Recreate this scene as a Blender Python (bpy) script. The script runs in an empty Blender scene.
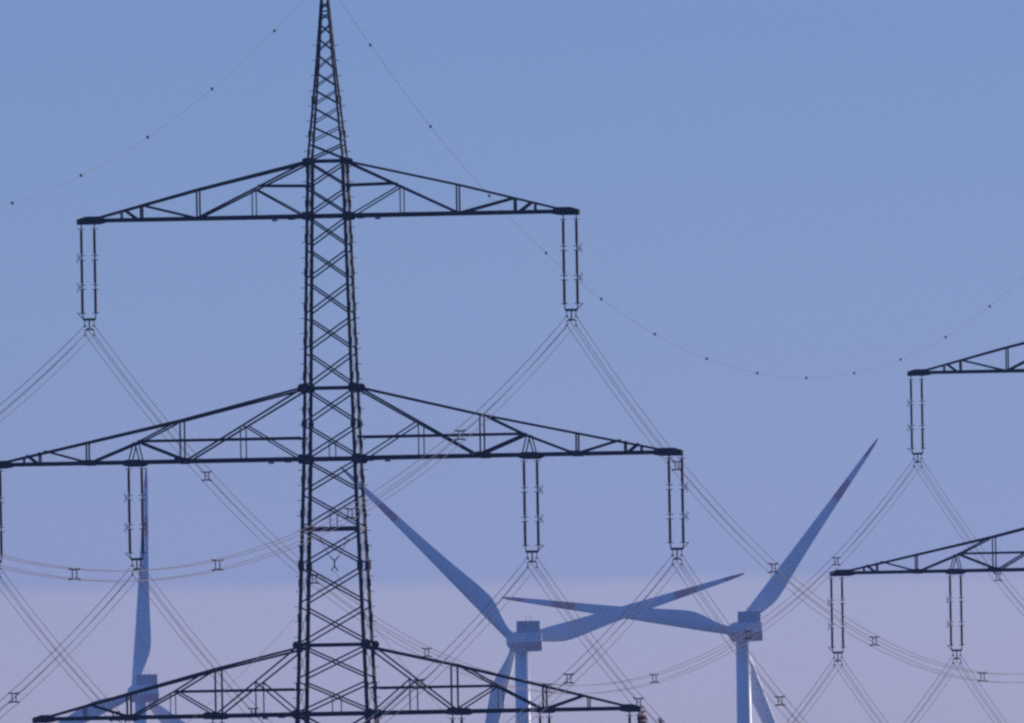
import bpy, bmesh, math, random
from math import radians as R, sin, cos, pi
from mathutils import Vector as V, Matrix as M4

random.seed(7)
S = bpy.context.scene
COL = S.collection

# ------------------------------------------------------------------ camera
cam = bpy.data.cameras.new('camera')
cam.sensor_width = 36.0
cam.lens = 36.0 * 40250 / 1024          # very long telephoto
cam.clip_start = 1.0
cam.clip_end = 60000
co = bpy.data.objects.new('camera', cam)
COL.objects.link(co)
PITCH = math.atan(777 / 40250)
ROLL = 0.0174
co.matrix_world = (M4.Translation((0, 0, 2.0)) @ M4.Rotation(pi / 2 + PITCH, 4, 'X')
                   @ M4.Rotation(-ROLL, 4, 'Z'))
S.camera = co

# ------------------------------------------------------------------ sky, sun, exposure
SUN_AZ, SUN_EL = R(50), R(5)            # azimuth from the view axis (+Y) towards +X
w = bpy.data.worlds.new('World')
S.world = w
w.use_nodes = True
nt = w.node_tree
nt.nodes.clear()
out = nt.nodes.new('ShaderNodeOutputWorld')
bg = nt.nodes.new('ShaderNodeBackground')
sky = nt.nodes.new('ShaderNodeTexSky')
sky.sky_type = 'NISHITA'
sky.sun_disc = False
sky.sun_elevation = SUN_EL
sky.sun_rotation = SUN_AZ
sky.altitude = 100
sky.air_density = 1.0
sky.dust_density = 0.6
sky.ozone_density = 3.0
tc = nt.nodes.new('ShaderNodeTexCoord')
sep = nt.nodes.new('ShaderNodeSeparateXYZ')
mr = nt.nodes.new('ShaderNodeMapRange')     # lowest degrees of the sky
mr.inputs['From Min'].default_value = 0.0100
mr.inputs['From Max'].default_value = 0.0300
mh = nt.nodes.new('ShaderNodeMapRange')     # and all the sky above them
mh.inputs['From Min'].default_value = 0.03
mh.inputs['From Max'].default_value = 0.09
mh2 = nt.nodes.new('ShaderNodeMapRange')
mh2.inputs['From Min'].default_value = 0.08
mh2.inputs['From Max'].default_value = 0.35
hi = nt.nodes.new('ShaderNodeMix')
hi.data_type = 'RGBA'
hi.inputs['A'].default_value = (0.75, 0.9, 2.0, 1)
hi.inputs['B'].default_value = (0.8, 0.9, 1.6, 1)
mxh = nt.nodes.new('ShaderNodeMix')
mxh.data_type = 'RGBA'
mx = nt.nodes.new('ShaderNodeMath')
mx.operation = 'MAXIMUM'
mx.inputs[1].default_value = 0.0
ramp = nt.nodes.new('ShaderNodeValToRGB')
ramp.color_ramp.interpolation = 'LINEAR'
mul = nt.nodes.new('ShaderNodeMix')
mul.data_type = 'RGBA'
mul.blend_type = 'MULTIPLY'
mul.inputs['Factor'].default_value = 1.0
TINT = [(0.484, 0.819, 2.835), (0.587, 0.952, 3.284), (0.725, 1.068, 3.81), (0.977, 1.272, 3.9), (1.052, 1.326, 3.959)]
SKY_STOPS = [((z - 0.01) / 0.02, c) for z, c in (
    (0.0108, TINT[4]), (0.01360, TINT[3]), (0.01402, TINT[2]), (0.0209, TINT[1]), (0.0275, TINT[0]))]
els = ramp.color_ramp.elements
while len(els) > 1:
    els.remove(els[-1])
els[0].position, els[0].color = SKY_STOPS[0][0], (*SKY_STOPS[0][1], 1)
for p, c in SKY_STOPS[1:]:
    e = els.new(p)
    e.color = (*c, 1)
L = nt.links.new
L(tc.outputs['Generated'], sep.inputs[0])
# thin uneven layers: the sky's height coordinate wavers a little along the horizon
mp = nt.nodes.new('ShaderNodeMapping')
mp.inputs['Scale'].default_value = (90, 90, 900)
ns = nt.nodes.new('ShaderNodeTexNoise')
ns.inputs['Scale'].default_value = 1.0
ns.inputs['Detail'].default_value = 3.0
wv = nt.nodes.new('ShaderNodeMath')
wv.operation = 'MULTIPLY_ADD'
wv.inputs[1].default_value = 0.0004
ad = nt.nodes.new('ShaderNodeMath')
ad.operation = 'ADD'
ad.inputs[1].default_value = -0.0002
L(tc.outputs['Generated'], mp.inputs['Vector'])
L(mp.outputs[0], ns.inputs['Vector'])
L(ns.outputs['Fac'], wv.inputs[0])
L(sep.outputs['Z'], wv.inputs[2])
L(wv.outputs[0], ad.inputs[0])
L(ad.outputs[0], mx.inputs[0])
for m_ in (mr, mh, mh2):
    L(mx.outputs[0], m_.inputs['Value'])
L(mr.outputs['Result'], ramp.inputs['Fac'])
L(mh2.outputs['Result'], hi.inputs['Factor'])
L(mh.outputs['Result'], mxh.inputs['Factor'])
L(ramp.outputs['Color'], mxh.inputs['A'])
L(hi.outputs['Result'], mxh.inputs['B'])
L(sky.outputs['Color'], mul.inputs['A'])
L(mxh.outputs['Result'], mul.inputs['B'])
L(mul.outputs['Result'], bg.inputs['Color'])
bg.inputs['Strength'].default_value = 0.15
L(bg.outputs[0], out.inputs['Surface'])

sl = bpy.data.lights.new('sun', 'SUN')
sl.energy = 3.6
sl.angle = R(0.5)
sl.color = (1.0, 0.88, 0.80)
so = bpy.data.objects.new('sun', sl)
COL.objects.link(so)
to_sun = V((sin(SUN_AZ) * cos(SUN_EL), cos(SUN_AZ) * cos(SUN_EL), sin(SUN_EL)))
so.rotation_euler = to_sun.to_track_quat('Z', 'Y').to_euler()

S.view_settings.view_transform = 'Standard'
S.view_settings.look = 'None'
S.view_settings.exposure = 0.0
S.view_settings.gamma = 1.0
S.render.engine = 'CYCLES'
S.cycles.use_denoising = False
S.cycles.filter_width = 2.5
S.cycles.max_bounces = 6
S.cycles.volume_bounces = 0

HAZE_DENSITY = 2.9e-5
HAZE_COLOR = (0.30, 0.47, 1.0)


# ------------------------------------------------------------------ materials
def mat(name, color, rough=0.6, metal=0.0, var=0.0, scale=3.0, spec=0.5):
    m = bpy.data.materials.new(name)
    m.use_nodes = True
    n = m.node_tree
    b = n.nodes['Principled BSDF']
    b.inputs['Base Color'].default_value = (*color, 1)
    b.inputs['Roughness'].default_value = rough
    b.inputs['Metallic'].default_value = metal
    b.inputs['Specular IOR Level'].default_value = spec
    if var > 0:
        t = n.nodes.new('ShaderNodeTexCoord')
        nz = n.nodes.new('ShaderNodeTexNoise')
        nz.inputs['Scale'].default_value = scale
        nz.inputs['Detail'].default_value = 4
        r = n.nodes.new('ShaderNodeValToRGB')
        r.color_ramp.elements[0].position = 0.3
        r.color_ramp.elements[1].position = 0.7
        r.color_ramp.elements[0].color = (*[c * (1 - var) for c in color], 1)
        r.color_ramp.elements[1].color = (*[min(1, c * (1 + var)) for c in color], 1)
        n.links.new(t.outputs['Object'], nz.inputs['Vector'])
        n.links.new(nz.outputs['Fac'], r.inputs['Fac'])
        n.links.new(r.outputs['Color'], b.inputs['Base Color'])
    return m


STEEL = mat('painted_steel', (0.021, 0.030, 0.034), 0.7, 0, 0.4, 0.7, 0.25)
FITTING = mat('dull_fittings', (0.04, 0.042, 0.045), 0.6, 0.3, 0.2, 4)
PORCELAIN = mat('glazed_brown_porcelain', (0.03, 0.02, 0.02), 0.55, 0, 0.15, 3)
WIRE = mat('weathered_conductor', (0.185, 0.155, 0.15), 0.75, 0, 0.1, 0.2, 0.2)
EARTH = mat('aluminium_clad_strand', (0.16, 0.145, 0.14), 0.6, 0, 0.1, 0.2, 0.3)
MARKER = mat('dark_plastic_marker', (0.03, 0.03, 0.035), 0.6)
CONCRETE = mat('concrete', (0.35, 0.34, 0.32), 0.9, 0, 0.2, 2)
WHITE = mat('pale_turbine_coating', (0.74, 0.74, 0.73), 0.45, 0, 0.05, 0.1)
GREY = mat('turbine_cooler_grey', (0.30, 0.31, 0.33), 0.55, 0, 0.1, 0.5)
RED = mat('signal_red_coating', (0.62, 0.20, 0.17), 0.45, 0, 0.08, 0.1)
BARK = mat('bark', (0.09, 0.065, 0.045), 0.9, 0, 0.3, 6)
LEAF = mat('autumn_leaves', (0.34, 0.13, 0.05), 0.7, 0, 0.5, 1.5)


# ------------------------------------------------------------------ mesh builder
class MB:
    def __init__(s):
        s.v, s.f, s.mi = [], [], []

    def add(s, vs, fs, mi=0):
        o = len(s.v)
        s.v += [tuple(p) for p in vs]
        s.f += [tuple(i + o for i in f) for f in fs]
        s.mi += [mi] * len(fs)

    def bar(s, p, q, a, b, up=None):
        """box from p to q, a wide along the side axis, b along the other."""
        p, q = V(p), V(q)
        d = (q - p).normalized()
        up = V(up) if up is not None else (V((0, 1, 0)) if abs(d.y) < 0.9 else V((0, 0, 1)))
        e = d.cross(up).normalized()
        g = e.cross(d).normalized()
        vs = []
        for c in (p, q):
            for i, j in ((-1, -1), (1, -1), (1, 1), (-1, 1)):
                vs.append(c + e * (i * a / 2) + g * (j * b / 2))
        s.add(vs, [(3, 2, 1, 0), (4, 5, 6, 7), (0, 1, 5, 4), (1, 2, 6, 5), (2, 3, 7, 6), (3, 0, 4, 7)])

    def angle(s, p, q, wd, t, e1, e2):
        """steel angle: two flanges from the heel line p-q towards e1 and e2."""
        p, q = V(p), V(q)
        e1, e2 = V(e1), V(e2)
        prof = [(0, 0), (wd, 0), (wd, t), (t, t), (t, wd), (0, wd)]
        vs = [c + e1 * a + e2 * b for c in (p, q) for a, b in prof]
        n = 6
        fs = [(i, (i + 1) % n, n + (i + 1) % n, n + i) for i in range(n)]
        fs += [(5, 4, 3, 0), (3, 2, 1, 0), (6, 9, 10, 11), (6, 7, 8, 9)]
        s.add(vs, fs)

    def prism(s, pts, y0, y1):
        """polygon in x-z pushed from y0 to y1."""
        n = len(pts)
        vs = [(x, y0, z) for x, z in pts] + [(x, y1, z) for x, z in pts]
        s.add(vs, [(i, (i + 1) % n, n + (i + 1) % n, n + i) for i in range(n)]
              + [tuple(range(n))[::-1], tuple(range(n, 2 * n))])

    def box(s, c, d):
        x, y, z = [k / 2 for k in d]
        s.prism([(c[0] - x, c[2] - z), (c[0] + x, c[2] - z), (c[0] + x, c[2] + z), (c[0] - x, c[2] + z)],
                c[1] - y, c[1] + y)

    def tube(s, pts, rad, n=6, caps=True):
        pts = [V(p) for p in pts]
        m = len(pts)
        rads = rad if isinstance(rad, (list, tuple)) else [rad] * m
        vs = []
        for i, p in enumerate(pts):
            d = (pts[min(i + 1, m - 1)] - pts[max(i - 1, 0)]).normalized()
            up = V((0, 0, 1)) if abs(d.z) < 0.9 else V((1, 0, 0))
            e = d.cross(up).normalized()
            g = e.cross(d)
            for k in range(n):
                a = 2 * pi * k / n
                vs.append(p + (e * cos(a) + g * sin(a)) * rads[i])
        fs = []
        for i in range(m - 1):
            for k in range(n):
                fs.append((i * n + k, i * n + (k + 1) % n, (i + 1) * n + (k + 1) % n, (i + 1) * n + k))
        if caps:
            fs += [tuple(range(n))[::-1], tuple(range((m - 1) * n, m * n))]
        s.add(vs, fs)

    def lathe(s, prof, n=10):
        """(r, z) profile about z, top to bottom."""
        vs, fs = [], []
        for r, z in prof:
            for k in range(n):
                a = 2 * pi * k / n
                vs.append((r * cos(a), r * sin(a), z))
        for i in range(len(prof) - 1):
            for k in range(n):
                fs.append((i * n + k, (i + 1) * n + k, (i + 1) * n + (k + 1) % n, i * n + (k + 1) % n))
        fs += [tuple(range(n)), tuple(range((len(prof) - 1) * n, len(prof) * n))[::-1]]
        s.add(vs, fs)

    def mesh(s, name, mats, smooth=False):
        me = bpy.data.meshes.new(name)
        me.from_pydata(s.v, [], s.f)
        for m in (mats if isinstance(mats, (list, tuple)) else [mats]):
            me.materials.append(m)
        if any(s.mi):
            me.polygons.foreach_set('material_index', s.mi)
        bm = bmesh.new()
        bm.from_mesh(me)
        if len(bm.faces) < 30000 and name not in ('crown', 'ground'):
            bmesh.ops.recalc_face_normals(bm, faces=bm.faces[:])
            bm.to_mesh(me)
        bm.free()
        if smooth:
            me.polygons.foreach_set('use_smooth', [True] * len(me.polygons))
        me.update()
        return me

    def build(s, name, mats, parent=None, smooth=False):
        return link(name, s.mesh(name, mats, smooth), parent)


def link(name, me, parent=None, loc=None):
    o = bpy.data.objects.new(name, me)
    COL.objects.link(o)
    if parent is not None:
        o.parent = parent
    if loc is not None:
        o.location = loc
    return o


def tag(o, label, cat, group=None, kind=None):
    o['label'] = label
    o['category'] = cat
    if group:
        o['group'] = group
    if kind:
        o['kind'] = kind


def thing(name, label, cat, loc=(0, 0, 0), rz=0.0, group=None):
    o = bpy.data.objects.new(name, None)
    o.empty_display_size = 0.5
    COL.objects.link(o)
    o.location = loc
    o.rotation_euler = (0, 0, rz)
    tag(o, label, cat, group)
    return o


def kids(o):
    return [c for c in COL.objects if c.parent == o]


def copy_tree(o, parent=None, skip=()):
    c = o.copy()
    COL.objects.link(c)
    c.parent = parent
    for ch in kids(o):
        if ch.name.split('.')[0] not in skip:
            copy_tree(ch, c, skip)
    return c


# ------------------------------------------------------------------ ground
g = MB()
N = 48
ring = [(12500 * cos(2 * pi * k / N), 12500 * sin(2 * pi * k / N), 0) for k in range(N)]
g.add(ring, [tuple(range(N))])
gm = mat('winter_field_soil', (0.075, 0.085, 0.045), 0.95, 0, 0.45, 0.004)
go = g.build('ground', gm)
go['kind'] = 'structure'
go['label'] = 'flat dark farmland far below the lines'

# ------------------------------------------------------------------ haze
hb = MB()
hb.box((0, 0, 90.5), (27000, 27000, 183))
hm = bpy.data.materials.new('haze')
hm.use_nodes = True
hm.node_tree.nodes.clear()
ho = hm.node_tree.nodes.new('ShaderNodeOutputMaterial')
pv = hm.node_tree.nodes.new('ShaderNodeVolumePrincipled')
pv.inputs['Color'].default_value = (*HAZE_COLOR, 1)
pv.inputs['Density'].default_value = HAZE_DENSITY
pv.inputs['Anisotropy'].default_value = 0.45
hm.node_tree.links.new(pv.outputs[0], ho.inputs['Volume'])
hz = hb.build('haze', hm)
hz['kind'] = 'stuff'
hz['label'] = 'thin bluish evening haze over the plain'

# ------------------------------------------------------------------ lattice pylon
PX = 23.0                                # one metre spans 23 units of the drawing below
YAW = -R(6.9)
UX = 1 / (PX * cos(YAW))                 # drawing units across the arms -> metres
Z_TOP, Z_MID, Z_LOW = 42.25, 31.70, 20.6   # lower chords of the three arms


def zy(y):
    """height of a row of the drawing taken on the mast axis (216 = top arm's lower chord)."""
    return Z_TOP + (216.0 - y) / PX


HW = [(-24, 1.2), (-8, 3.0), (0, 4.4), (60, 9.2), (120, 14.8), (160, 18.8), (216, 20.6), (388, 25.2), (459, 27.2), (645, 34.3),
      (714, 36.8), (1186, 66)]


def hw(y):
    for (a, p), (b, q) in zip(HW, HW[1:]):
        if y <= b:
            return (p + (q - p) * (y - a) / (b - a)) / PX
    return HW[-1][1] / PX


def arm_part(py, side, z0, y0, utip, p0, prof, members, gussets, name='cross_arm'):
    """one half arm. prof: (u, h) of the upper chord; members: (u1,h1,u2,h2,width)."""
    hwt = hw(y0)
    u_t = hwt * PX

    def dep(u):
        t = (u - u_t) / (utip - u_t)
        return hwt * (1 - t) + 0.16 * t

    def P(u, h, f, o=0.0):
        return V((side * u * UX, f * (dep(u) + o), z0 + h / PX))

    m = MB()
    for f in (-1, 1):
        for (u1, h1, u2, h2, wd) in members:
            m.bar(P(u1, h1, f, -0.03), P(u2, h2, f, -0.03), wd, 0.05)
    # plan bracing between the two lower chords
    us = [u_t] + [u_t + (p0 - u_t) * k / 7 for k in range(1, 8)]
    for k in range(7):
        f = 1 if k % 2 else -1
        m.bar(P(us[k], 0, f), P(us[k + 1], 0, -f), 0.06, 0.05, (0, 0, 1))
    arm = m.build(name, STEEL, py)
    for f in (-1, 1):
        c = MB()
        c.bar(P(u_t - 2, 0, f), P(p0 + 6, 0, f), 0.17, 0.12)
        c.build('lower_chord', STEEL, arm)
        c = MB()
        for (ua, ha), (ub, hb_) in zip(prof, prof[1:]):
            d = 0.3 / PX
            c.bar(P(ua, ha, f, 0.01), P(ub, hb_, f, 0.01), 0.095, 0.09)
        c.build('upper_chord', STEEL, arm)
    for (ua, ub, ha, hb_) in gussets:
        for f in (-1, 1):
            c = MB()
            d = f * (dep((ua + ub) / 2) + 0.075)
            k = (ub - ua) * 0.2
            pts = [(ua, ha + 2), (ua + k, ha), (ub - k, ha), (ub, ha + 2), (ub - k, hb_), (ua + k, hb_)]
            c.prism([(side * u * UX, z0 + h / PX) for u, h in pts], d - 0.012, d + 0.012)
            c.build('gusset_plate', STEEL, arm)
    c = MB()
    pts = [(p0 - 3, -2.6), (p0 - 3, 1.6), (p0 + 2, 4.2), (utip - 9, 4.2), (utip, 1.4), (utip, -3.8), (p0 + 4, -3.8)]
    c.prism([(side * u * UX, z0 + h / PX) for u, h in pts], -0.27, 0.27)
    c.build('tip_plate', STEEL, arm)
    if z0 != Z_LOW or side < 0:
        c = MB()
        c.box((side * (u_t + 31) * UX, -dep(u_t + 31) - 0.02, z0 - 0.15), (0.24, 0.03, 0.11))
        c.build('number_plate', GREY, arm)
        c = MB()
        c.box((side * (u_t + 14) * UX, -dep(u_t + 14) - 0.02, z0 - 0.12), (0.30, 0.05, 0.08))
        c.build('clamp_bracket', STEEL, arm)
    return arm


def make_pylon(label):
    py = thing('transmission_pylon', label, 'pylon', group='lattice pylons of the power line')
    rows = [y for y, _ in HW]
    # legs
    for sx in (-1, 1):
        for sy in (-1, 1):
            m = MB()
            for a, b in zip(rows, rows[1:]):
                p = V((sx * hw(a), sy * hw(a), zy(a)))
                q = V((sx * hw(b), sy * hw(b), zy(b)))
                wd = 0.075 if b <= 0 else 0.10 if b <= 160 else 0.14 if b < 460 else 0.16 if b < 720 else 0.2
                m.angle(q, p, wd, 0.03, (-sx, 0, 0), (0, -sy, 0))
            # splice plates standing a little proud of the leg
            y = 100
            while y < 1100:
                c = V((sx * hw(y), sy * hw(y), zy(y)))
                m.box((c.x + sx * 0.012, c.y - sy * 0.07, c.z), (0.035, 0.14, 0.34))
                y += 34.5
            # climbing bolts near the ground, out of the picture
            if (sx, sy) in ((-1, -1), (1, 1)):
                z = 3.0
                while z < 17.5:
                    y = 216 - (z - Z_TOP) * PX
                    m.bar((sx * hw(y), sy * (hw(y) - 0.05), z), (sx * (hw(y) + 0.16), sy * (hw(y) - 0.05), z), 0.025, 0.025)
                    z += 0.66
            leg = m.build('leg', STEEL, py)
            if (sx, sy) in ((-1, -1), (1, 1)):
                b = MB()
                b.bar((0, 0, 0), (sx * 0.17, 0, 0), 0.026, 0.026)
                bm = b.mesh('step_bolt', STEEL)
                for k in range(49):
                    z = 18.0 + k * 0.66
                    y = 216 - (z - Z_TOP) * PX
                    link('step_bolt', bm, leg, (sx * hw(y), sy * (hw(y) - 0.06), z))
            f = MB()
            f.box((sx * hw(1186), sy * hw(1186), 0.25), (0.9, 0.9, 0.9))
            f.build('footing', CONCRETE, py)
    # X bracing of the four faces
    nodes = [-24, -12, 0, 11, 22, 37, 53, 71, 88.5, 106, 125, 143, 161, 187.5, 216, 248, 281, 316, 351, 388, 424, 459, 493, 529,
             566, 605, 645, 680, 714, 760, 812, 868, 930, 1000, 1085, 1180]
    for ax, s in (('x', -1), ('x', 1), ('y', -1), ('y', 1)):
        m = MB()
        for a, b in zip(nodes, nodes[1:]):
            wa, wb, za, zb = hw(a), hw(b), zy(a + 1.2), zy(b - 1.2)
            t = 0.045 if b <= 160 else 0.07 if b < 720 else 0.09
            if ax == 'x':       # face looking along the line
                m.bar((-wa, s * (wa - 0.036), za), (wb, s * (wb - 0.036), zb), t, 0.012)
                m.bar((wa, s * (wa - 0.052), za), (-wb, s * (wb - 0.052), zb), t, 0.012)
                if b in (459, 529, 714):
                    for e in (0.0,):
                        zm = (za + zb) / 2 + 0.0
                        m.bar((e, s * (wb - 0.068), zm - 0.05), (e, s * (wb - 0.068), zb), 0.045, 0.012)
            else:
                m.bar((s * (wa - 0.036), -wa, za), (s * (wb - 0.036), wb, zb), t, 0.012, (1, 0, 0))
                m.bar((s * (wa - 0.052), wa, za), (s * (wb - 0.052), -wb, zb), t, 0.012, (1, 0, 0))
        m.build('bracing', STEEL, py)
    # level frames
    for y in (11, 161, 216, 388, 459, 529, 645, 714):
        m = MB()
        r, z = hw(y), zy(y)
        t = 0.06 if y == 11 else 0.17 if y in (216, 459, 529, 714) else 0.13
        for s in (-1, 1):
            m.bar((-r, s * (r - 0.09), z), (r, s * (r - 0.09), z), t, 0.04, (0, 1, 0))
            m.bar((s * (r - 0.09), -r + 0.12, z), (s * (r - 0.09), r - 0.12, z), t, 0.04, (1, 0, 0))
        m.build('level_frame', STEEL, py)
    # gusset plates at the mast nodes
    for y, gw, gh in ((161, 0.38, 0.28), (187.5, 0.19, 0.30), (216, 0.38, 0.34), (388, 0.50, 0.38), (424, 0.24, 0.38),
                      (459, 0.44, 0.42), (566, 0.27, 0.54), (645, 0.44, 0.32), (714, 0.40, 0.38)):
        for sx in (-1, 1):
            for sy in (-1, 1):
                r, z = hw(y), zy(y)
                m = MB()
                a, b = gw / 2, gh / 2
                cx = sx * (r - (0.07 if y in (187.5, 424, 566) else 0))
                pts = [(cx - a, z - b * .4), (cx - a * .6, z - b), (cx + a * .6, z - b), (cx + a, z - b * .4),
                       (cx + a, z + b * .4), (cx + a * .6, z + b), (cx - a * .6, z + b), (cx - a, z + b * .4)]
                m.prism(pts, sy * (r + 0.018) - 0.012, sy * (r + 0.018) + 0.012)
                m.build('gusset_plate', STEEL, py)
    # peak cap that carries the earth wire
    m = MB()
    m.box((0, 0, zy(-24) + 0.06), (0.16, 0.22, 0.16))
    m.bar((0, 0, zy(-24)), (0, 0, zy(-24) - 0.25), 0.03, 0.10)
    m.build('peak_cap', STEEL, py)
    # arms
    top = [(22, 52.5, 129, 1, .085), (20, 30.5, 68, 31.5, .10), (72, 28, 25, 1, .06), (74, 27, 74, 0, .05), (130, 28, 130, 0, .075),
           (134, 1, 185, 14, .10), (187, 14, 187, 0, .08), (192, 1, 204, 10, .10), (207, 9, 207, 0, .06)]
    mid = [(30, 68, 142, 2, .085), (87, 35, 33, 1, .06), (89, 34, 89, 0, .05), (28, 21, 193, 21, .10), (150, 41, 150, 0, .07),
           (157, 38, 193, 20, .075), (193, 20, 238, 2, .08), (152, 3, 193, 20, .10),
           (196, 20, 191.5, 1, .055), (197.5, 20, 202.5, 1, .055), (245, 20, 245, 0, .075), (250, 2, 288, 13, .08),
           (293, 12, 293, 0, .07), (296, 1, 306, 9, .10), (309, 8, 309, 0, .06)]
    low = [(38, 64, 116, 3, .075), (77, 33, 40, 1, .065), (77, 33, 77, 0, .055), (38, 25, 160, 25, .095), (118, 46, 118, 0, .08),
           (128, 44, 160, 25, .075), (160, 25, 203, 2, .08), (124, 3, 160, 25, .065), (164, 24, 164, 0, .04), (208, 24, 208, 0, .09),
           (212, 2, 247, 13.5, .09), (252, 12, 252, 0, .06)]
    for sd in (-1, 1):
        arm_part(py, sd, Z_TOP, 216, 251.5, 227, [(19, 54.5), (131, 28.5), (229, 3)], top, [])
        arm_part(py, sd, Z_MID, 459, 350.5, 324, [(26, 71), (149, 41), (326, 3)], mid,
                 [(143, 158, -2.5, 4), (186, 210, -4.2, 2.6), (236, 252, -2.5, 3.2)])
        arm_part(py, sd, Z_LOW, 714, 304.5, 286, [(34, 66), (117, 47), (208, 23.5), (288, 2.5)], low,
                 [(110, 134, -3.4, 3.6), (199, 218, -3.2, 3.2)])
    return py


X1, D1 = -7.87, 1750.0
LINE = V((39.79, 384.0, 0))
main = make_pylon('tall dark lattice pylon standing nearest, its whole mast and peak in view')
main.location = (X1, D1, 0)
main.rotation_euler = (0, 0, YAW)
second = copy_tree(main, None, skip=('step_bolt',))
second.location = V((X1, D1, 0)) + LINE
second['label'] = 'farther lattice pylon at the right edge, only its left arm ends in view'


# ------------------------------------------------------------------ insulator strings
def shed_rod(length, r_core, r_shed, n):
    prof = [(0.018, 0), (0.03, 0), (0.03, -0.07)]
    a, b = -0.09, -(length - 0.09)
    st = (b - a) / n
    for k in range(n):
        z = a + st * k
        prof += [(r_core, z), (r_shed, z + st * 0.42), (r_core + 0.004, z + st * 0.55)]
    prof += [(r_core, b), (0.03, -(length - 0.07)), (0.03, -length), (0.018, -length)]
    m = MB()
    m.lathe(prof, 10)
    return m.mesh('insulator_rod', [PORCELAIN], True)


ROD = shed_rod(1.19, 0.055, 0.082, 20)


def tubemesh(name, paths, r, n=5, m=FITTING):
    b = MB()
    for p in paths:
        b.tube(p, r, n)
    return b.mesh(name, m)


def build_string(label, outer, sep=0.575, tiers=3, group='double insulator strings on the pylons', quad=True):
    """origin at the hanging point on the arm; outer = -1/+1, side turned away from the mast."""
    t = thing('insulator_string', label, 'insulator', group=group)
    top = -0.16
    pitch = 1.28
    for s in (-1, 1):
        x = s * sep / 2
        link('hanger_link', tubemesh('hanger_link', [[(x, 0, 0.02), (x, 0, top)]], 0.028), t)
        for k in range(tiers):
            link('insulator_rod', ROD, t, (x, 0, top - k * pitch))
            zb = top - k * pitch - 1.19
            if k < tiers - 1:
                link('coupling', tubemesh('coupling', [[(x, 0, zb), (x, 0, zb - 0.10)]], 0.034), t)
        # arcing horns: short cross rods on every joint, curled rackets on the outer string
        zs = [top - 0.03] + [z for k in range(1, tiers) for z in (top - k * pitch + 0.10, top - k * pitch - 0.10)] + [top - (tiers - 1) * pitch - 1.13]
        for i, z in enumerate(zs):
            paths = [[(x - 0.15, 0, z), (x + 0.15, 0, z)]]
            if s == outer and 0 < i < len(zs) - 1:
                up = 1 if i % 2 else -1
                paths.append([(x + outer * 0.05, 0, z - up * 0.09), (x + outer * 0.16, 0.02, z - up * 0.07),
                              (x + outer * 0.23, 0.02, z + up * 0.03), (x + outer * 0.17, 0.0, z + up * 0.12)])
            if s == outer and i == len(zs) - 1:
                paths.append([(x, 0, z - 0.22), (x + outer * 0.12, 0, z - 0.10), (x + outer * 0.22, 0, z)])
                paths.append([(x + outer * 0.20, 0, z - 0.03), (x + outer * 0.24, 0, z + 0.03)])
            link('arcing_horn', tubemesh('arcing_horn', paths, 0.019), t)
    zy_ = top - (tiers - 1) * pitch - 1.19
    m = MB()
    h = sep / 2
    for s in (-1, 1):
        m.bar((s * h, 0, zy_), (s * (h - 0.03), 0, zy_ - 0.2), 0.05, 0.04)
    m.prism([(-h - 0.02, zy_ - 0.16), (h + 0.02, zy_ - 0.16), (h - 0.03, zy_ - 0.27), (-h + 0.03, zy_ - 0.27)][::-1], -0.025, 0.025)
    m.build('yoke_plate', FITTING, t)
    zt = zy_ - 0.27
    m = MB()
    m.bar((0, 0, zt), (0, 0, zt - 0.36), 0.06, 0.04)
    m.build('yoke_link', FITTING, t)
    m = MB()
    m.prism([(-0.22, zt - 0.43), (-0.12, zt - 0.33), (0.12, zt - 0.33), (0.22, zt - 0.43), (0.10, zt - 0.42), (-0.10, zt - 0.42)][::-1],
            -0.02, 0.02)
    m.build('lower_yoke', FITTING, t)
    for sx in (-1, 1):
        for z0, z1 in ((zt + 0.01, zt - 0.20), (zt - 0.40, zt - 0.60)):
            m = MB()
            m.bar((sx * 0.2, 0, z0), (sx * 0.2, 0, z1), 0.035, 0.035)
            m.tube([(sx * 0.2, -0.22, z1 - 0.035), (sx * 0.2, -0.1, z1), (sx * 0.2, 0.1, z1), (sx * 0.2, 0.22, z1 - 0.035)], 0.04, 6)
            m.build('suspension_clamp', FITTING, t)
    t['clamp'] = zt
    return t


PROTO = {}


def hang(py, u, z0, label, small=False):
    key = (small, u < 0)
    mw = M4.Translation(py.location) @ M4.Rotation(YAW, 4, 'Z')
    z0 += 0.03 if z0 == Z_MID else -0.05 if z0 == Z_TOP else 0
    p = mw @ V((u * UX, 0, z0 - 0.12))
    if key not in PROTO:
        PROTO[key] = t = build_string(label, -1 if u < 0 else 1, 0.40 if small else 0.575, 2 if small else 3,
                                      'short double insulator strings under the lowest arm' if small else 'double insulator strings on the pylons')
        t['clamp_z'] = t['clamp']
        del t['clamp']
    else:
        t = copy_tree(PROTO[key])
        t['label'] = label
    t.location = p
    t.rotation_euler = (0, 0, YAW)
    dz = t['clamp_z']
    ends = [mw @ V((u * UX + sx * 0.2, 0, z0 - 0.12 + dz + zz)) for sx, zz in ((-1, -0.2), (1, -0.2), (-1, -0.6), (1, -0.6))]
    return ends


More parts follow.
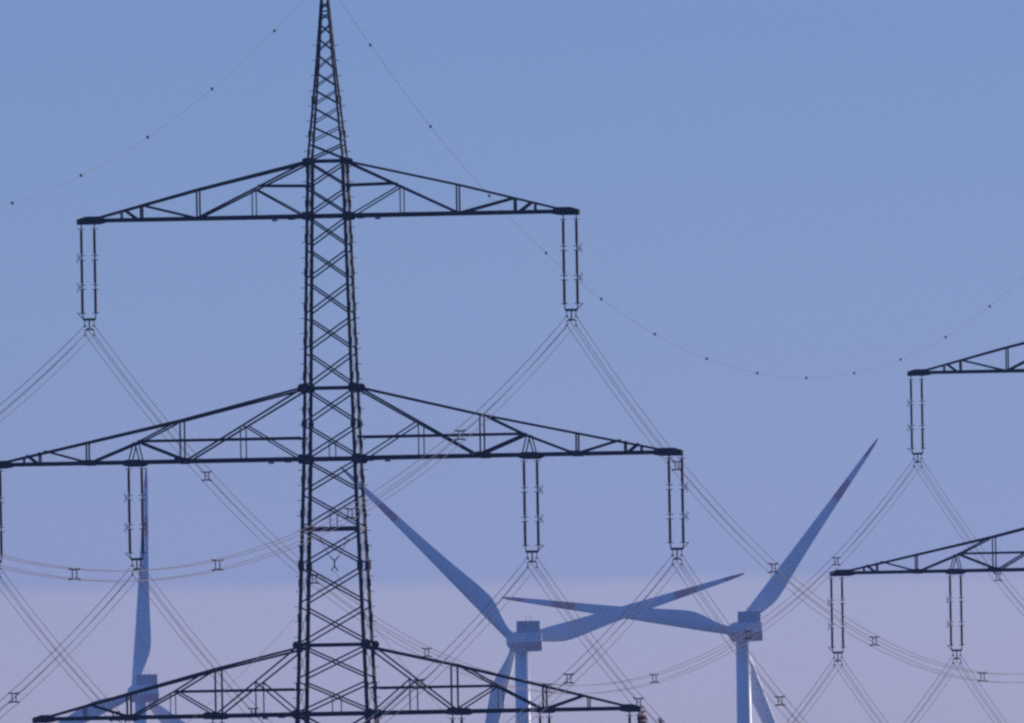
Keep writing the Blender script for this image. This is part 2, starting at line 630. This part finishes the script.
UT, UO, UI = 241.2, 342.6, 197.8
E1 = {
    'tl': hang(main, -UT, Z_TOP, 'insulator string under the left tip of the nearest pylon\'s top arm'),
    'tr': hang(main, UT, Z_TOP, 'insulator string under the right tip of the nearest pylon\'s top arm'),
    'ol': hang(main, -UO + 2.8, Z_MID, 'insulator string cut by the left picture edge, under the middle arm\'s left tip'),
    'il': hang(main, -UI, Z_MID, 'insulator string in front of the far left turbine\'s upright blade'),
    'ir': hang(main, UI, Z_MID, 'insulator string hanging midway along the right half of the middle arm'),
    'or': hang(main, UO, Z_MID, 'insulator string under the right tip of the nearest pylon\'s middle arm'),
}
E2 = {
    'tl': hang(second, -UT, Z_TOP, 'insulator string under the upper arm tip of the farther pylon'),
    'ol': hang(second, -UO, Z_MID, 'insulator string at the left tip of the farther pylon\'s lower visible arm'),
    'il': hang(second, -UI, Z_MID, 'insulator string inside the tip of the farther pylon\'s lower visible arm'),
    'tr': None, 'ir': None, 'or': None,
}
for u, lb in ((-297, 'short string under the left tip of the lowest arm'), (-207.5, 'short string just left of the far left turbine\'s tower'),
              (-120, 'short string under the left half of the lowest arm, closest to the mast'),
              (120, 'short string under the right half of the lowest arm, closest to the mast'),
              (207.5, 'short string just right of the middle turbine\'s tower'), (297, 'short string under the right tip of the lowest arm')):
    hang(main, u, Z_LOW, lb, True)
for k, u in (('tr', UT), ('ir', UI), ('or', UO)):
    mw = M4.Translation(second.location) @ M4.Rotation(YAW, 4, 'Z')
    z0 = Z_TOP - 0.05 if k == 'tr' else Z_MID + 0.03
    dz = PROTO[(False, True)]['clamp_z']
    E2[k] = [mw @ V((u * UX + sx * 0.2, 0, z0 - 0.12 + dz + zz)) for sx, zz in ((-1, -0.2), (1, -0.2), (-1, -0.6), (1, -0.6))]


# ------------------------------------------------------------------ conductors
def sag_pt(p, q, sag, t):
    c = p + (q - p) * t
    c.z -= 4 * sag * t * (1 - t)
    return c


def spacer_mesh():
    m = MB()
    a, b = 0.2, 0.085
    for sz in (-1, 1):
        m.bar((-a, 0, sz * a), (-b, 0, sz * (a - 0.025)), 0.058, 0.045)
        m.bar((a, 0, sz * a), (b, 0, sz * (a - 0.025)), 0.058, 0.045)
        m.bar((-b, 0, sz * (a - 0.025)), (b, 0, sz * (a - 0.025)), 0.058, 0.045)
        for sx in (-1, 1):
            m.box((sx * a, 0, sz * a), (0.075, 0.10, 0.07))
    for sx in (-1, 1):
        m.bar((sx * b, 0, -a + 0.05), (sx * b, 0, a - 0.025), 0.042, 0.045)
    return m.mesh('spacer', FITTING)


SPACER = spacer_mesh()
T_SP = (0.117, 0.230, 0.355, 0.4975, 0.632, 0.757, 0.880)


def bundle(label, ends, goal, sag, spacers):
    mid = sum(ends, V()) / 4
    t = thing('conductor_bundle', label, 'power line', mid, YAW, 'bundles of four conductors')
    inv = (M4.Translation(mid) @ M4.Rotation(YAW, 4, 'Z')).inverted()
    gm_ = sum(goal, V()) / 4
    for i in range(4):
        m = MB()
        m.tube([inv @ sag_pt(ends[i], goal[i], sag, k / 64) for k in range(65)], 0.0138, 6)
        m.build('conductor', WIRE, t, True)
    for ts in spacers:
        link('spacer', SPACER, t, inv @ sag_pt(mid, gm_, sag, ts))
    return t


def shift(ends, d):
    return [e + d for e in ends]


T_A = (0.122, 0.236, 0.365, 0.495, 0.630, 0.760, 0.880)
NM = {'tl': 'left tip of the top arm', 'tr': 'right tip of the top arm', 'ol': 'left tip of the middle arm',
      'il': 'inner left string under the middle arm', 'ir': 'inner right string under the middle arm', 'or': 'right tip of the middle arm'}
SA = {'tl': 12.95, 'tr': 13.35, 'il': 14.0, 'ir': 13.4, 'or': 13.15}
SB = {'tl': 13.8, 'tr': 13.65, 'ol': 14.2, 'il': 14.1, 'ir': 13.8, 'or': 13.9}
for k, sg in SA.items():
    bundle('four wires falling left from the %s%s' % (NM[k], ' of the near pylon' if k[0] in 'to' else ''), E1[k], shift(E1[k], -LINE), sg, T_A)
for k, sg in SB.items():
    bundle('four wires falling right from the %s%s' % (NM[k], ' of the near pylon' if k[0] in 'to' else ''), E1[k], E2[k], sg, T_SP)
for k in ('tl', 'ol', 'il'):
    nm = {'tl': 'the farther pylon\'s upper arm tip', 'ol': 'the farther pylon\'s lower visible arm tip',
          'il': 'the inner string of the farther pylon'}[k]
    bundle('wires running down to the right from %s' % nm, E2[k], shift(E2[k], LINE), 13.3, (0.118, 0.235, 0.36, 0.5))

# earth wire over the peaks, with small dark markers
mk = MB()
mk.lathe([(0.02, 0.065), (0.052, 0.045), (0.065, 0), (0.052, -0.045), (0.02, -0.065)], 8)
MARK = mk.mesh('line_marker', MARKER, True)
PK = V((X1, D1, zy(-24)))
for goal, sg, ts, lb in ((PK + LINE, 14.0, [0.0475 + 0.0639 * k for k in range(15)],
                          'single thin wire sagging from the peak to the right with dark markers'),
                         (PK - LINE, 14.55, [0.0525 + 0.0640 * k for k in range(15)],
                          'faint thin wire left of the peak, its dark markers like a row of dots')):
    t = thing('earth_wire', lb, 'power line', PK)
    m = MB()
    m.tube([sag_pt(PK, goal, sg, k / 80) - PK for k in range(81)], 0.0078, 5)
    m.build('strand', EARTH, t, True)
    for a in ts:
        link('line_marker', MARK, t, sag_pt(PK, goal, sg, a) - PK)

# slim cable hung inside the mast
zc = zy(571)
CH = V((X1, D1, zc))
t = thing('cable_hanger', 'small forked hanger in the middle of the mast above the lowest arm', 'hanger', CH, YAW)
m = MB()
r = hw(549)
for s in (-1, 1):
    m.bar((s * 0.19, 0, 0.62), (0, 0, 0.44), 0.05, 0.04)
    m.bar((0, 0, 0.2), (s * 0.15, 0, 0.0), 0.05, 0.04)
m.bar((0, 0, 0.45), (0, 0, 0.2), 0.06, 0.05)
m.build('fork', FITTING, t)
for s in (-1, 1):
    m = MB()
    m.bar((s * 0.19, 0, 0.62), (s * 0.62, 0, 1.35), 0.022, 0.022)
    m.build('stay', FITTING, t)
    m = MB()
    m.bar((s * 0.62, -r + 0.05, 1.36), (s * 0.62, r - 0.05, 1.36), 0.05, 0.05)
    m.build('support_bar', STEEL, t)
for goal, sg, lb in ((CH - LINE, 13.8, 'single slim cable going down left from inside the mast'),
                     (CH + LINE, 14.2, 'single slim cable going down right from inside the mast')):
    c = MB()
    c.tube([sag_pt(CH, goal, sg, k / 64) - CH for k in range(65)], 0.009, 5)
    o = c.build('slim_cable', WIRE, None, True)
    o.location = CH
    tag(o, lb, 'cable')


# ------------------------------------------------------------------ wind turbines
R_ROT = 56.0


def blade_mesh():
    st = [(0.022, 2.0, 2.0, -1.0), (0.06, 2.05, 1.9, -1.02), (0.10, 2.7, 1.6, -1.05), (0.15, 3.6, 1.2, -1.05), (0.20, 4.1, 0.95, -1.0),
          (0.26, 3.95, 0.8, -0.95), (0.35, 3.4, 0.62, -0.88), (0.45, 2.85, 0.48, -0.80), (0.55, 2.4, 0.38, -0.72), (0.63, 2.07, 0.32, -0.65),
          (0.69, 1.85, 0.28, -0.60), (0.785, 1.5, 0.22, -0.52), (0.85, 1.25, 0.18, -0.46), (0.91, 1.0, 0.14, -0.40), (0.96, 0.72, 0.1, -0.32),
          (0.99, 0.42, 0.07, -0.22), (1.0, 0.12, 0.04, -0.1)]
    n = 16
    m = MB()
    vs = []
    # smooth curve through the stations
    def her(k, x):
        for i in range(len(st) - 1):
            if x <= st[i + 1][0] + 1e-9:
                break
        h = st[i + 1][0] - st[i][0]
        def sl_(j):
            a, b = max(j - 1, 0), min(j + 1, len(st) - 1)
            return (st[b][k] - st[a][k]) / (st[b][0] - st[a][0])
        u = (x - st[i][0]) / h
        return ((2 * u ** 3 - 3 * u * u + 1) * st[i][k] + (u ** 3 - 2 * u * u + u) * h * sl_(i)
                + (-2 * u ** 3 + 3 * u * u) * st[i + 1][k] + (u ** 3 - u * u) * h * sl_(i + 1))
    fine = []
    for (a, *_), (b, *_) in zip(st, st[1:]):
        fine += [a + (b - a) * j / 4 for j in range(4)]
    fine.append(st[-1][0])
    st = [(x, her(1, x), her(2, x), her(3, x)) for x in fine]
    for r, ch, th, le in st:
        for k in range(n):
            a = 2 * pi * k / n
            f = min(1, max(0, (r - 0.06) / 0.12))
            x = (1 - cos(a)) / 2
            yy = sin(a) / 2 * th
            yy *= (1 - f) + f * 1.25 * (1 - x) ** 0.6 if x < 1 else 1
            xx, y2 = x * ch + le, yy
            tw = R(14) * max(0, 1 - r * 1.25)
            pb = 1.6 * r * r
            vs.append((xx * cos(tw) - y2 * sin(tw), xx * sin(tw) * -1 + y2 * cos(tw) + pb, r * R_ROT))
    m.v = vs
    for i in range(len(st) - 1):
        r0 = st[i][0]
        band = 1 if (0.688 < r0 < 0.78 or r0 > 0.905) else 0
        for k in range(n):
            m.f.append((i * n + k, i * n + (k + 1) % n, (i + 1) * n + (k + 1) % n, (i + 1) * n + k))
            m.mi.append(band)
    m.f += [tuple(range(n))[::-1], tuple(range((len(st) - 1) * n, len(st) * n))]
    m.mi += [0, 1]
    return m.mesh('blade', [WHITE, RED], True)


BLADE = blade_mesh()


def rounded_box(c, d, bev, name, m, parent):
    bm = bmesh.new()
    bmesh.ops.create_cube(bm, size=1)
    bmesh.ops.scale(bm, vec=d, verts=bm.verts)
    bmesh.ops.bevel(bm, geom=bm.edges[:], offset=bev, segments=3, profile=0.6, affect='EDGES')
    bmesh.ops.translate(bm, vec=c, verts=bm.verts)
    me = bpy.data.meshes.new(name)
    bm.to_mesh(me)
    bm.free()
    me.materials.append(m)
    return link(name, me, parent)


def turbine(label, loc, hub_h, yaw, ang, proto=None):
    if proto is None:
        t = thing('wind_turbine', label, 'wind turbine', group='wind turbines far behind the power line')
        n = 40
        m = MB()
        zs = [0, 0.5, 20, 40, 60, 80, 100, hub_h - 2.4]
        rr = [2.25 - (2.25 - 1.58) * z / (hub_h - 2.4) for z in zs]
        m.lathe([(a, b) for a, b in zip(rr[::-1], zs[::-1])], n)
        m.build('tower', WHITE, t, True)
        nac = rounded_box((0, -3.4, hub_h - 0.35), (3.8, 12.6, 4.2), 0.12, 'nacelle', WHITE, t)
        rounded_box((0, -3.4, hub_h - 1.3), (3.88, 12.68, 1.9), 0.12, 'red_band', RED, nac)
        c = MB()
        cz = hub_h + 3.05
        for k in (-1, 0, 1):
            c.box((k * 1.7, -5.4, cz), (1.52, 0.5, 2.2))
        c.build('cooler_panel', GREY, nac)
        c = MB()
        for z in (cz - 1.22, cz + 1.22):
            c.box((0, -5.4, z), (5.2, 0.7, 0.22))
        for x in (-2.55, -0.85, 0.85, 2.55):
            c.box((x, -5.4, cz), (0.16, 0.62, 2.2))
        for x in (-1.6, 1.6):
            c.bar((x, -3.4, hub_h + 1.7), (x, -5.2, cz + 0.6), 0.12, 0.12)
        c.build('cooler_frame', GREY, nac)
        for x in (-0.55, 0.55):
            c = MB()
            c.tube([(x, -5.4, cz + 1.3), (x, -5.4, cz + 2.7)], 0.045, 6)
            c.build('wind_sensor_mast', GREY, nac)
        c = MB()
        prof = [(0.05, 2.9), (0.6, 2.8), (1.2, 2.4), (1.7, 1.7), (2.0, 0.8), (2.1, 0), (2.1, -1.2), (2.0, -1.6), (1.95, -2.3)]
        c.lathe(prof, 24)
        hubm = c.mesh('hub', WHITE, True)
        hub = link('hub', hubm, t, (0, 5.0, hub_h))
        hub.rotation_euler = (-pi / 2, 0, 0)
        for k in range(3):
            b = link('blade', BLADE, t, (0, 5.0, hub_h))
            b.rotation_euler = (0, ang + k * 2 * pi / 3, 0)
    else:
        t = copy_tree(proto)
        t['label'] = label
        for k, b in enumerate([c for c in kids(t) if c.name.startswith('blade')]):
            b.rotation_euler = (0, ang + k * 2 * pi / 3, 0)
    t.location = loc
    t.rotation_euler = (0, 0, yaw)
    return t


def at(xd, d):
    return xd * d / 40250


# x given as drawing offset from the view axis
T2 = turbine('wind turbine between mast and right arm tip, blades like a Y leaning left', (at(4.9, 8990), 8990, 0), 117.0, R(16), R(-45.0))
T3 = turbine('rightmost wind turbine, one blade reaching up right toward the farther pylon', (at(226.0, 9200), 9200, 0), 117.0, R(16), R(38.7), T2)
T1 = turbine('leftmost wind turbine, one blade upright behind the left insulator string', (at(-376.5, 9960), 9960, 0), 117.0, R(16), R(4.2), T2)
T2.location.z, T3.location.z, T1.location.z = -3.9, 0.1, -3.0

# ------------------------------------------------------------------ tree whose topmost twigs reach into the picture
TX, TD = 3.9, 1200.0
tr = thing('autumn_tree', 'brown autumn treetop poking up beside the lowest arm\'s right tip', 'tree', (TX, TD, 0))
m = MB()
m.tube([(0.3, 0, -0.2), (0.2, 0.05, 3), (0.0, 0, 6.5), (-0.1, 0, 10), (-0.22, 0, 13.2), (-0.25, 0, 14.55)],
       [0.3, 0.24, 0.19, 0.12, 0.05, 0.015], 10)
m.build('trunk', BARK, tr, True)
lm, lf = MB(), MB()
rnd = random.Random(3)


def leaf(p, s):
    n = V((rnd.uniform(-1, 1), rnd.uniform(-1, 1), rnd.uniform(-.6, 1))).normalized()
    a = n.orthogonal().normalized()
    b = n.cross(a)
    a, b = a * s, b * s * 0.6
    lf.add([p - a, p + b * 0.9 + n * s * .15, p + a, p - b * 0.9 + n * s * .15], [(0, 1, 2), (0, 2, 3)])


for k in range(70):
    z = 3.5 + 9.0 * k / 70
    a = k * 2.4
    ln = 2.4 * (1 - (z - 3.5) / 10.5) + 0.5
    base = V((0.1 - 0.035 * (z - 3), 0, z))
    tip = base + V((cos(a) * ln, sin(a) * ln, ln * 0.75))
    if tip.z > 13.9:
        tip.z = 13.9
    midp = base.lerp(tip, 0.5) + V((0, 0, -0.1))
    lm.tube([base, midp, tip], [0.05, 0.035, 0.012], 5)
    for j in range(60):
        u = rnd.uniform(0.25, 1.05)
        p = base.lerp(tip, u) + V((rnd.gauss(0, .25), rnd.gauss(0, .25), rnd.gauss(0, .22)))
        if p.z < 13.95:
            leaf(p, rnd.uniform(0.06, 0.11))
# the two topmost shoots
for sx, zt, nl in ((-0.20, 14.68, 150), (0.34, 14.46, 90)):
    lm.tube([(-0.22, 0, 13.0), (sx * .7 - 0.05, 0, 13.8), (sx, 0, zt)], [0.03, 0.02, 0.008], 5)
    for j in range(nl):
        u = rnd.random() ** 0.8
        p = V((sx + (1 - u) * 0.0, 0, zt - 0.75 * u)) + V((rnd.gauss(0, .04 + .07 * u), rnd.gauss(0, .08), 0))
        leaf(p, rnd.uniform(0.04, 0.075))
lm.build('limbs', BARK, tr, True)
lf.build('crown', LEAF, tr)
